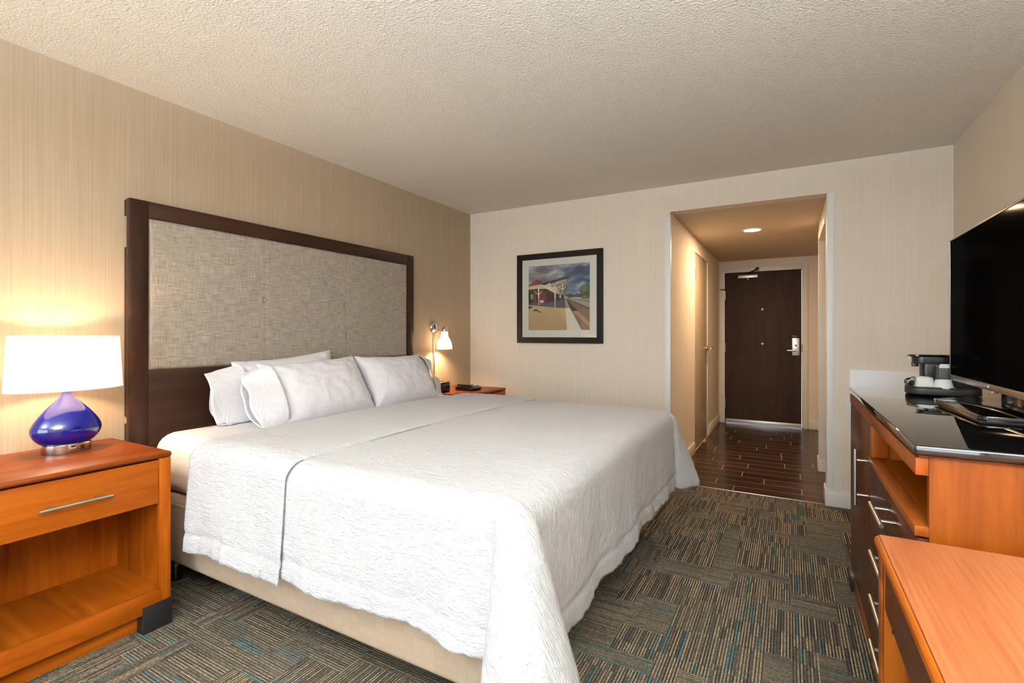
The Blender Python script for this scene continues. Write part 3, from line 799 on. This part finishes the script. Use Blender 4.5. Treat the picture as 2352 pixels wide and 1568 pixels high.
box('display', BLACKGL, ck, -2.534, -2.528, 3.285, 3.385, NZ + 0.025, NZ + 0.07, bev=0.001)
box('snooze_button', BLACKGL, ck, -2.63, -2.57, 3.30, 3.37, NZ + 0.083, NZ + 0.089, bev=0.002)

# ------------------------------------------------------------------ framed picture
fx0, fx1, fz0, fz1 = -2.254, -1.407, 1.129, 1.959
pc = thing('framed_picture', 'black framed photo print of a railway station platform', 'picture', ((fx0 + fx1) / 2, YB, fz0))
def frame_bar(b, pts): b.prism(pts, 'y', YB - 0.030, YB - 0.002, 0.0015, 1)
fwid = 0.053
for pts in ([(fx0, fz0), (fx1, fz0), (fx1 - fwid, fz0 + fwid), (fx0 + fwid, fz0 + fwid)], [(fx0, fz1), (fx0 + fwid, fz1 - fwid), (fx1 - fwid, fz1 - fwid), (fx1, fz1)],
            [(fx0, fz0), (fx0 + fwid, fz0 + fwid), (fx0 + fwid, fz1 - fwid), (fx0, fz1)], [(fx1, fz0), (fx1, fz1), (fx1 - fwid, fz1 - fwid), (fx1 - fwid, fz0 + fwid)]):
    b = B(); frame_bar(b, pts); b.build('frame_bar', plain('black frame wood', rgb(26, 20, 15), 0.5, spec=0.2), pc)
box('mat_board', plain('ivory mat board', rgb(238, 230, 214), 0.8), pc, fx0 + fwid - 0.004, fx1 - fwid + 0.004, YB - 0.016, YB - 0.003, fz0 + fwid - 0.004, fz1 - fwid + 0.004)
def mk_print():
    me = bpy.data.meshes.new('photo_print'); px0, px1, pz0, pz1 = -2.132, -1.526, 1.2485, 1.845
    V, Fc, K = [], [], []
    def P(x, y, layer):
        u = (x - 318) / 782.0; v = (1220 - y) / (815.0 + 50 * u)
        return (px0 + u * (px1 - px0) - pc.location.x, YB - 0.0165 - layer * 0.00012 - pc.location.y, pz0 + min(1, max(0, v)) * (pz1 - pz0) - pc.location.z)
    lay = [0]
    def poly(col, *pts, c2=None):
        lay[0] += 1; i = len(V); V.extend(P(x, y, lay[0]) for x, y in pts); Fc.append(tuple(range(i, i + len(pts)))); K.append([rgb(*col)] * len(pts) if c2 is None else [rgb(*c) for c in c2])
    nx, ny = 44, 34
    def sky(x, y):
        u = (x - 318) / 782; w = (y - 360) / 460
        a = Vector((148, 140, 142)); bcol = Vector((26, 66, 104)); dk = Vector((34, 36, 54)); ho = Vector((206, 206, 210))
        t = min(1, max(0, (u - 0.45) * 2.4 + (0.3 - w) * 0.2)); c = a.lerp(bcol, t); c = c.lerp(dk, max(0, min(1, (u - 0.62) * 2.2)) * max(0, 1 - w * 2.4))
        c = c.lerp(ho, max(0, min(1, (w - 0.55) * 2.0)))
        n = mnoise.fractal((u * 3.2, w * 5.5 + u * 2.0, 2.7), 0.8, 2.1, 5)
        c = c.lerp(Vector((220, 214, 214)), max(0, min(0.85, n * 1.3))) if n > 0 else c.lerp(Vector((70, 76, 92)), min(0.6, -n * 1.1))
        return (max(0, c.x), max(0, c.y), max(0, c.z))
    i0 = len(V)
    for j in range(ny + 1):
        for i in range(nx + 1):
            x = 318 + 782 * i / nx; y0 = 405 - 50 * i / nx; y = y0 + (830 - y0) * j / ny; V.append(P(x, y, 0)); 
    for j in range(ny):
        for i in range(nx):
            q = [j * (nx + 1) + i, j * (nx + 1) + i + 1, (j + 1) * (nx + 1) + i + 1, (j + 1) * (nx + 1) + i]
            Fc.append(tuple(i0 + k for k in q)); K.append([rgb(*sky(318 + 782 * (k % (nx + 1)) / nx, 380 + 450 * (k // (nx + 1)) / ny)) for k in q])
    def blob(col, cx, cy, rx, ry, seedv, n=26):
        pts = []
        for k in range(n):
            a = 2 * PI * k / n; f = 1 + 0.22 * mnoise.noise((math.cos(a) * 2.5 + seedv, math.sin(a) * 2.5, seedv)); pts.append((min(1098, max(319, cx + rx * f * math.cos(a))), cy + ry * f * math.sin(a)))
        poly(col, *pts)
    # distance, trees, tracks
    blob((64, 92, 40), 862, 782, 62, 24, 1); blob((52, 80, 34), 1050, 712, 70, 74, 2); blob((84, 112, 52), 1030, 690, 40, 40, 3); blob((42, 64, 28), 1070, 760, 46, 36, 4)
    poly((86, 42, 52), (905, 775), (940, 752), (1000, 756), (1030, 790), (1000, 802), (918, 800))
    blob((74, 104, 44), 1045, 806, 60, 16, 5); blob((196, 190, 130), 800, 800, 26, 12, 6)
    poly((150, 140, 120), (795, 806), (1098, 826), (1098, 1220), (318, 1220), (318, 890))
    poly((176, 162, 140), (840, 812), (1098, 872), (1098, 905), (830, 815)); poly((118, 92, 70), (880, 815), (1098, 858), (1098, 874), (860, 812))
    poly((128, 100, 74), (812, 815), (1098, 960), (1098, 1220), (1000, 1220), (830, 860)); poly((168, 148, 118), (830, 818), (1098, 912), (1098, 955), (826, 822))
    poly((62, 48, 40), (812, 816), (1098, 940), (1098, 962), (812, 822)); poly((70, 52, 40), (808, 822), (1098, 1140), (1098, 1160), (806, 830))
    rr = random.Random(5)
    for k in range(26):
        y = 960 + k * 9.5; x = 958 + (y - 960) * 0.55
        if y < 1215: poly((96, 76, 58) if k % 2 else (150, 126, 92), (x, y), (min(1098, x + 150), y + 44), (min(1098, x + 150), y + 50), (x, y + 5))
    poly((48, 40, 40), (808, 822), (852, 872), (962, 976), (884, 978), (850, 940))
    poly((186, 140, 84), (884, 980), (962, 976), (1098, 1130), (1098, 1180), (1010, 1100))
    # platform
    poly((206, 172, 120), (318, 896), (640, 925), (800, 938), (822, 1220), (318, 1220), c2=[(214, 186, 140), (206, 174, 124), (214, 184, 132), (188, 150, 92), (196, 158, 104)])
    poly((238, 224, 200), (798, 930), (858, 940), (1000, 1220), (822, 1220)); poly((186, 152, 112), (792, 815), (806, 815), (862, 942), (800, 942))
    poly((92, 86, 90), (318, 868), (560, 868), (780, 815), (795, 815), (802, 940), (672, 934), (318, 898), c2=[(98, 92, 96)] * 2 + [(84, 80, 84)] * 3 + [(104, 98, 100)] * 2)
    poly((70, 62, 60), (370, 966), (425, 950), (448, 968), (492, 994), (470, 998), (440, 976), (400, 976))
    poly((52, 58, 44), (318, 905), (360, 910), (376, 930), (318, 950)); poly((150, 150, 60), (328, 905), (350, 903), (362, 920), (336, 924))
    # building
    poly((96, 46, 48), (318, 690), (520, 660), (700, 760), (785, 775), (785, 825), (560, 880), (366, 868), (318, 870), c2=[(60, 40, 44), (80, 40, 42), (70, 40, 44), (60, 44, 48), (60, 44, 46), (120, 54, 54), (110, 50, 52), (60, 50, 50)])
    blob((150, 190, 60), 350, 790, 34, 34, 8); poly((40, 30, 30), (318, 735), (348, 745), (348, 890), (334, 890), (318, 850)); poly((44, 30, 32), (432, 705), (452, 705), (452, 870), (432, 870))
    for x in (375, 400, 475, 505, 530): poly((150, 66, 62), (x, 745), (x + 16, 745), (x + 16, 862), (x, 862))
    poly((226, 210, 180), (470, 838), (520, 836), (524, 868), (472, 872))
    for x in (590, 628, 660, 700): poly((52, 38, 40), (x, 760), (x + 18, 764), (x + 18, 845), (x, 850))
    blob((190, 200, 120), 738, 790, 12, 24, 9)
    poly((150, 76, 62), (318, 642), (435, 568), (522, 622), (500, 636), (318, 666), c2=[(150, 78, 66), (128, 58, 52), (120, 64, 58), (140, 70, 60), (168, 92, 76)])
    poly((212, 196, 160), (318, 664), (500, 632), (620, 668), (640, 700), (560, 690), (318, 700)); poly((60, 50, 46), (330, 708), (430, 690), (560, 700), (560, 716), (340, 722))
    poly((196, 180, 146), (505, 652), (832, 560), (790, 775), (755, 770), (650, 740), (560, 690), c2=[(222, 208, 172), (160, 146, 118), (120, 110, 90), (150, 138, 108), (230, 214, 176), (236, 222, 186)])
    poly((150, 136, 108), (600, 655), (800, 600), (795, 640), (690, 680)); poly((120, 106, 84), (700, 690), (800, 640), (788, 740), (740, 735))
    poly((58, 60, 64), (500, 632), (545, 606), (838, 532), (834, 562), (700, 596), (520, 645)); poly((150, 50, 60), (608, 612), (672, 598), (674, 618), (612, 632)); poly((224, 218, 204), (582, 622), (606, 614), (608, 630), (586, 638))
    for x, yb, yt, w in ((672, 930, 650, 11), (456, 900, 680, 8), (768, 745, 620, 6)):
        poly((228, 212, 176), (x - w, yt), (x + w, yt), (x + w * 0.7, yb), (x - w * 0.7, yb)); poly((176, 160, 140), (x - w * 0.7, (yb + yt) / 2 + 20), (x + w * 0.7, (yb + yt) / 2 + 20), (x + w * 0.6, yb), (x - w * 0.6, yb))
        poly((226, 210, 172), (x - 5, yt + 90), (x + 5, yt + 90), (x - w * 7, yt + 38), (x - w * 8, yt + 38)); poly((226, 210, 172), (x - 5, yt + 90), (x + 5, yt + 90), (x + w * 7, yt + 38), (x + w * 6, yt + 38))
    poly((220, 204, 166), (600, 690), (730, 672), (730, 680), (600, 700))
    me.from_pydata(V, [], Fc)
    ca_ = me.color_attributes.new('print', 'FLOAT_COLOR', 'CORNER'); li = 0
    for k in K:
        for c in k: ca_.data[li].color = c; li += 1
    m = Mat('photo print ink', (0.5, 0.5, 0.5, 1), 0.5); a = m.n('ShaderNodeAttribute'); a.attribute_name = 'print'
    g = m.noise(m.co(), 160, 3, 0.7); m.col(m.mix(a.outputs['Color'], m.ramp(g, [(0.3, (0.7, 0.7, 0.7, 1)), (0.7, (1.2, 1.2, 1.2, 1))]), 0.7, 'MULTIPLY'))
    me.materials.append(m.m); o = bpy.data.objects.new('photo_print', me); C.objects.link(o); o.parent = pc; o['label'] = 'colour photo print of a railway platform'
mk_print()
box('glass', PANE, pc, fx0 + fwid - 0.003, fx1 - fwid + 0.003, YB - 0.0255, YB - 0.0240, fz0 + fwid - 0.003, fz1 - fwid + 0.003, smooth=0)

# ------------------------------------------------------------------ dresser with granite top
dx, dxb, dy0, dy1 = 0.266, 0.885, 1.490, 2.930
dr = thing('dresser', 'tall cherry dresser with dark fronts and open niche', 'dresser', (0.58, 2.2, 0))
cx0 = dx + 0.022
box('side_panel', CHERRY_FIG, dr, cx0, dxb, dy0, dy0 + 0.022, 0.075, 0.925, bev=0.001)
box('side_panel', CHERRY_Z, dr, cx0, dxb, dy1 - 0.022, dy1, 0.075, 0.925, bev=0.001)
yd = 2.275
box('divider', CHERRY_Z, dr, cx0 + 0.03, dxb, yd - 0.03, yd - 0.010, 0.075, 0.925)
box('back_panel', CHERRY_Z, dr, dxb - 0.012, dxb, dy0 + 0.022, dy1 - 0.022, 0.075, 0.925)
box('bottom_panel', CHERRY_Y, dr, cx0, dxb - 0.012, dy0 + 0.022, dy1 - 0.022, 0.075, 0.095)
box('niche_shelf', CHERRY_Y, dr, cx0 + 0.005, dxb - 0.012, dy0 + 0.022, yd - 0.03, 0.735, 0.752)
box('top_rail', REDRAIL, dr, dx - 0.003, cx0, dy0 + 0.002, dy1, 0.876, 0.918, bev=0.0015)
box('reveal_strip', REDRAIL, dr, dx + 0.004, cx0, dy0 + 0.003, dy1, 0.919, 0.925)
box('shelf_rail', REDRAIL, dr, dx - 0.005, cx0 + 0.012, dy0 + 0.003, yd, 0.730, 0.754, bev=0.0015)
box('stile', CHERRY_Z, dr, dx + 0.001, cx0 + 0.03, yd - 0.038, yd - 0.006, 0.755, 0.875, bev=0.001)
box('edge_strip', CHERRY_Z, dr, dx + 0.002, cx0, yd - 0.006, yd - 0.001, 0.08, 0.729)
door = box('door', REDDARK_Z, dr, dx, cx0 - 0.001, yd + 0.002, dy1, 0.080, 0.873, bev=0.0015)
bar_handle(door, (dx - 0.040, 2.325, 0.545), (dx - 0.040, 2.325, 0.762), (0.040, 0, 0), 0.0062, 0.19)
zs = [0.727, 0.572, 0.430, 0.286, 0.080]
for a, b in zip(zs[1:], zs[:-1]):
    d = box('drawer', REDDARK_Z, dr, dx, cx0 - 0.001, dy0 + 0.004, yd - 0.007, a + 0.002, b - 0.002, bev=0.0015)
    zc = b - 0.056
    bar_handle(d, (dx - 0.040, 1.71, zc), (dx - 0.040, 1.93, zc), (0.040, 0, 0), 0.0062, 0.22)
    box('drawer_box', CHERRY_X, d, cx0, dxb - 0.05, dy0 + 0.03, yd - 0.04, a + 0.015, b - 0.02)
box('plinth', REDRAIL, dr, dx + 0.002, dx + 0.024, dy0 + 0.02, dy1 - 0.10, 0.0, 0.073, bev=0.001)
for a, b in ((dy0, dy0 + 0.10), (dy1 - 0.14, dy1)):
    box('foot', BLACKWOOD, dr, dx - 0.012, dx + 0.035, a, b, 0.0, 0.073, bev=0.002)
for a, b in ((dy0, dy0 + 0.05), (dy1 - 0.05, dy1)):
    box('foot', BLACKWOOD, dr, dxb - 0.05, dxb, a, b, 0.0, 0.073, bev=0.002)
ct = B().box(dx - 0.008, 0.905, 1.474, 2.944, 0.9255, 0.950, 0.0055, 3).build('granite_countertop', GRANITE)
tag(ct, 'polished black granite worktop lying on the dresser', 'countertop')
bsps = box('backsplash_panel', plain('white solid surface', rgb(240, 238, 238), 0.35), None, 0.365, 0.9145, YB - 0.02, YB - 0.0005, 0.62, 0.966, bev=0.001)
tag(bsps, 'white backsplash strip on the wall behind the coffee maker', 'backsplash')

# television
tv = thing('television', 'large flat black television on the granite worktop', 'television', (0.62, 2.22, 0.9505))
ty0, ty1, tz0, tz1, tx = 1.685, 2.750, 1.022, 1.613, 0.600
B().box(tx + 0.004, tx + 0.040, ty0, ty1, tz0, tz1, 0.004).build('back_shell', BLACKPL, tv)
bz = B()
for a in ((ty0, ty1, tz1 - 0.007, tz1), (ty0, ty0 + 0.006, tz0, tz1), (ty1 - 0.006, ty1, tz0, tz1)): bz.box(tx - 0.001, tx + 0.008, *a, 0.001)
bz.build('bezel', plain('dark metal bezel', (0.16, 0.14, 0.12, 1), 0.3, 0.9), tv)
bb = B().box(tx - 0.002, tx + 0.012, ty0, ty1, tz0 - 0.004, tz0 + 0.018, 0.0015).build('lower_bezel', plain('brushed bronze bezel', (0.42, 0.37, 0.31, 1), 0.3, 0.9), tv)
lg = B(); ly = 2.285
lg.box(tx - 0.0028, tx - 0.0018, ly + 0.004, ly + 0.010, tz0 + 0.003, tz0 + 0.011); lg.box(tx - 0.0028, tx - 0.0018, ly - 0.008, ly + 0.001, tz0 + 0.003, tz0 + 0.0055); lg.box(tx - 0.0028, tx - 0.0018, ly - 0.002, ly + 0.001, tz0 + 0.003, tz0 + 0.011); lg.box(tx - 0.0028, tx - 0.0018, ly - 0.008, ly - 0.005, tz0 + 0.003, tz0 + 0.008)
lg.build('logo', CHROME, bb)
box('sensor', BLACKGL, bb, tx + 0.001, tx + 0.010, 2.225, 2.262, tz0 - 0.009, tz0 - 0.003, bev=0.001)
B().sphere((tx - 0.001, 2.243, tz0 - 0.007), 0.0016, 8).build('standby_light', mk_emit('red standby glow', (1, 0.02, 0.05, 1), 6), bb)
box('screen', SCREEN, tv, tx + 0.001, tx + 0.007, ty0 + 0.006, ty1 - 0.006, tz0 + 0.018, tz1 - 0.007, smooth=0)
B().prism([(0.484, 1.935), (0.50, 1.918), (0.80, 1.918), (0.80, 2.50), (0.60, 2.50), (0.470, 2.365), (0.470, 2.32)], 'z', 0.9575, 0.972, 0.002, 2).build('stand_base', BLACKGL, tv)
B().prism([(0.492, 1.945), (0.79, 1.93), (0.79, 2.48), (0.60, 2.48), (0.480, 2.355)], 'z', 0.9505, 0.9578).build('stand_base_edge', BLACKPL, tv)
box('stand_neck', BLACKGL, tv, tx + 0.042, tx + 0.085, 2.12, 2.32, 0.970, 1.12, bev=0.004)

# coffee things on the worktop
CZ = 0.9505
cm = thing('coffee_maker', 'small black single-cup coffee maker beside the television', 'coffee maker', (0.56, 2.87, CZ))
def rrect(x0, x1, y0, y1, r, n=6):
    p = []
    for cx_, cy_, a0 in ((x1 - r, y1 - r, 0), (x0 + r, y1 - r, PI / 2), (x0 + r, y0 + r, PI), (x1 - r, y0 + r, 3 * PI / 2)):
        for k in range(n + 1): a = a0 + PI / 2 * k / n; p.append((cx_ + r * math.cos(a), cy_ + r * math.sin(a)))
    return p
B().prism(rrect(0.490, 0.630, 2.845, 2.935, 0.03), 'z', CZ, CZ + 0.012, 0.002, 1).build('drip_base', BLACKPL, cm)
B().prism(rrect(0.528, 0.622, 2.850, 2.930, 0.015), 'z', CZ + 0.012, CZ + 0.130, 0.003).build('tower', BLACKPL, cm)
B().prism(rrect(0.498, 0.628, 2.845, 2.935, 0.03), 'z', CZ + 0.126, CZ + 0.158, 0.003).build('brew_head', BLACKPL, cm)
B().prism(rrect(0.482, 0.634, 2.842, 2.938, 0.03), 'z', CZ + 0.157, CZ + 0.168, 0.003).build('lid', BLACKGL, cm)
box('spout', BLACKPL, cm, 0.496, 0.519, 2.875, 2.905, CZ + 0.112, CZ + 0.130, bev=0.002)
box('badge', STEEL, cm, 0.480, 0.486, 2.880, 2.900, CZ + 0.148, CZ + 0.157)
ty = thing('service_tray', 'low black tray with rounded ends holding cups', 'tray', (0.59, 2.76, CZ))
B().prism(rrect(0.452, 0.705, 2.705, 2.838, 0.055), 'z', CZ, CZ + 0.028, 0.004).build('tray_body', LEATHER, ty)
rim = B(); pts = rrect(0.456, 0.701, 2.709, 2.834, 0.052, 8); rim.tube([(p[0], p[1], CZ + 0.030) for p in pts + pts[:1]], 0.004, 8, False); rim.build('tray_rim', LEATHER, ty)
og = thing('paper_holder', 'black upright holder with white papers behind the cups', 'holder', (0.65, 2.80, CZ + 0.029))
b = B(); z0, z1 = CZ + 0.0295, CZ + 0.117
b.box(0.562, 0.568, 2.775, 2.828, z0, z1, 0.001); b.box(0.694, 0.700, 2.775, 2.828, z0, z1, 0.001); b.box(0.568, 0.694, 2.775, 2.781, z0, z1 - 0.004, 0.001); b.box(0.568, 0.694, 2.822, 2.828, z0, z1 + 0.006, 0.001); b.box(0.568, 0.694, 2.781, 2.822, z0, z0 + 0.005)
b.build('holder_body', LEATHER, og)
for k in range(3): box('paper', CARD, og, 0.572 + 0.004 * k, 0.690, 2.786 + k * 0.011, 2.7875 + k * 0.011, z0 + 0.006, z1 + 0.004 + k * 0.004)
def cup(label, c, r, h):
    t = thing('paper_cup', label, 'cup', c, 'upturned white cups on the tray')
    B().lathe([(r, 0.0), (r * 0.99, 0.003), (r * 0.80, h - 0.003), (r * 0.77, h), (r * 0.70, h - 0.004), (0.002, h - 0.004)], c, 32, cap0=True, cap1=True).build('cup_body', CARD, t)
    B().lathe([(r + 0.0035, 0.0), (r + 0.0035, 0.005), (r, 0.006), (r, 0.0)], c, 32, cap0=False, cap1=False).build('cup_rim', CARD, t)
    return t
cup('upturned white cup nearer the television', (0.578, 2.742, CZ + 0.0285), 0.035, 0.036)
c2 = cup('upturned white cup wrapped in paper next to the plastic bag', (0.519, 2.775, CZ + 0.0285), 0.030, 0.040)
wp = B().lathe([(0.036, 0.001), (0.035, 0.02), (0.029, 0.041), (0.012, 0.046), (0.0005, 0.044)], (0.519, 2.775, CZ + 0.0285), 18, cap0=False)
for v in wp.bm.verts:
    f = 0.004 * mnoise.noise(v.co * 90); v.co.x += f; v.co.y -= f
wp.build('paper_wrap', CARD, c2, 0)
bag = thing('plastic_bag', 'crumpled clear plastic bag with dark sachet at the tray end', 'bag', (0.484, 2.79, CZ + 0.029))
def crumple(c, r, sc, k, seedv, n=20):
    b = B().sphere(c, r, n, sc)
    for v in b.bm.verts:
        d = (v.co - Vector(c)); f = 1 + k * mnoise.noise(d * 70 + Vector((seedv, 0, 0))); v.co = Vector(c) + d * f; v.co.z = max(v.co.z, CZ + 0.0295)
    return b
crumple((0.484, 2.79, CZ + 0.046), 0.03, (1.0, 1.0, 0.75), 0.35, 1.0, 24).build('film', FILM, bag, 0)
crumple((0.486, 2.79, CZ + 0.043), 0.018, (1.1, 1.0, 0.7), 0.3, 4.0, 16).build('sachet', LEATHER, bag, 0)

# ------------------------------------------------------------------ desk in the right foreground
kx0, kx1, ky0, ky1, kz = 0.1715, 0.895, 0.30, 1.400, 0.750
dk = thing('desk', 'cherry writing desk in the right foreground', 'desk', (0.53, 0.85, 0))
B().box(kx0 + 0.0095, kx1, ky0, ky1, kz - 0.020, kz, 0.0008, 1).build('top', LAM, dk)
B().prism([(kx0 + 0.0093, kz - 0.0025), (kx0 + 0.005, kz - 0.004), (kx0 + 0.0005, kz - 0.009), (kx0, kz - 0.020), (kx0 + 0.003, kz - 0.026), (kx0 + 0.0093, kz - 0.028)], 'y', ky0, ky1 - 0.0005, 0.0008, 1).build('front_edge', CHERRY_Y, dk)
box('sub_top', REDRAIL, dk, kx0 + 0.012, kx1, ky0 + 0.01, ky1 - 0.008, kz - 0.034, kz - 0.0205)
for a, b in ((ky0 + 0.01, ky0 + 0.045), (ky1 - 0.045, ky1 - 0.008)):
    box('leg_panel', CHERRY_Z, dk, kx0 + 0.012, kx1 - 0.01, a, b, 0.0, kz - 0.0345, bev=0.0015)
    box('leg_edge', REDRAIL, dk, kx0 + 0.007, kx0 + 0.0118, a, b, 0.0, kz - 0.0345, bev=0.001)
dd = box('drawer', REDDARK_Z, dk, kx0 + 0.014, kx0 + 0.034, ky0 + 0.047, ky1 - 0.047, kz - 0.150, kz - 0.040, bev=0.0015)
box('drawer_box', CHERRY_X, dd, kx0 + 0.034, kx1 - 0.06, ky0 + 0.06, ky1 - 0.06, kz - 0.135, kz - 0.05)
box('back_panel', CHERRY_Y, dk, kx1 - 0.025, kx1 - 0.012, ky0 + 0.045, ky1 - 0.045, 0.30, kz - 0.0345)
B().cyl((kx0 + 0.034, ky1 - 0.046, 0.555), (kx0 + 0.034, ky1 - 0.0445, 0.555), 0.008, 12).build('cable_hole', BLACKPL, dk)

# ------------------------------------------------------------------ invented upward fill lights behind the camera, added to brighten the room
def add_fill_light(label, ux, uy, power):
    fl = thing('fill_light', label, 'added fill light', (ux, uy, 0))
    B().lathe([(0.14, 0.0), (0.14, 0.012), (0.12, 0.022), (0.02, 0.03)], (ux, uy, 0), 36).build('base', NICKEL, fl)
    B().cyl((ux, uy, 0.025), (ux, uy, 1.70), 0.013, 14).build('pole', NICKEL, fl)
    B().lathe([(0.02, 1.69), (0.10, 1.715), (0.17, 1.765), (0.20, 1.82), (0.195, 1.82), (0.165, 1.772), (0.10, 1.724), (0.01, 1.70)], (ux, uy, 0), 40).build('bowl', NICKEL, fl)
    ul = lamp('fill_emitter', (ux, uy, 1.79), power, (0.76, 0.89, 1.0), 0.12, 'AREA', fl)
    ul.rotation_euler = (PI, 0, 0)
add_fill_light('added fill light on a stand, unseen behind the camera on the desk side', 0.55, -0.55, 250)
add_fill_light('added fill light on a stand, unseen behind the camera on the headboard side', -1.70, -1.70, 80)
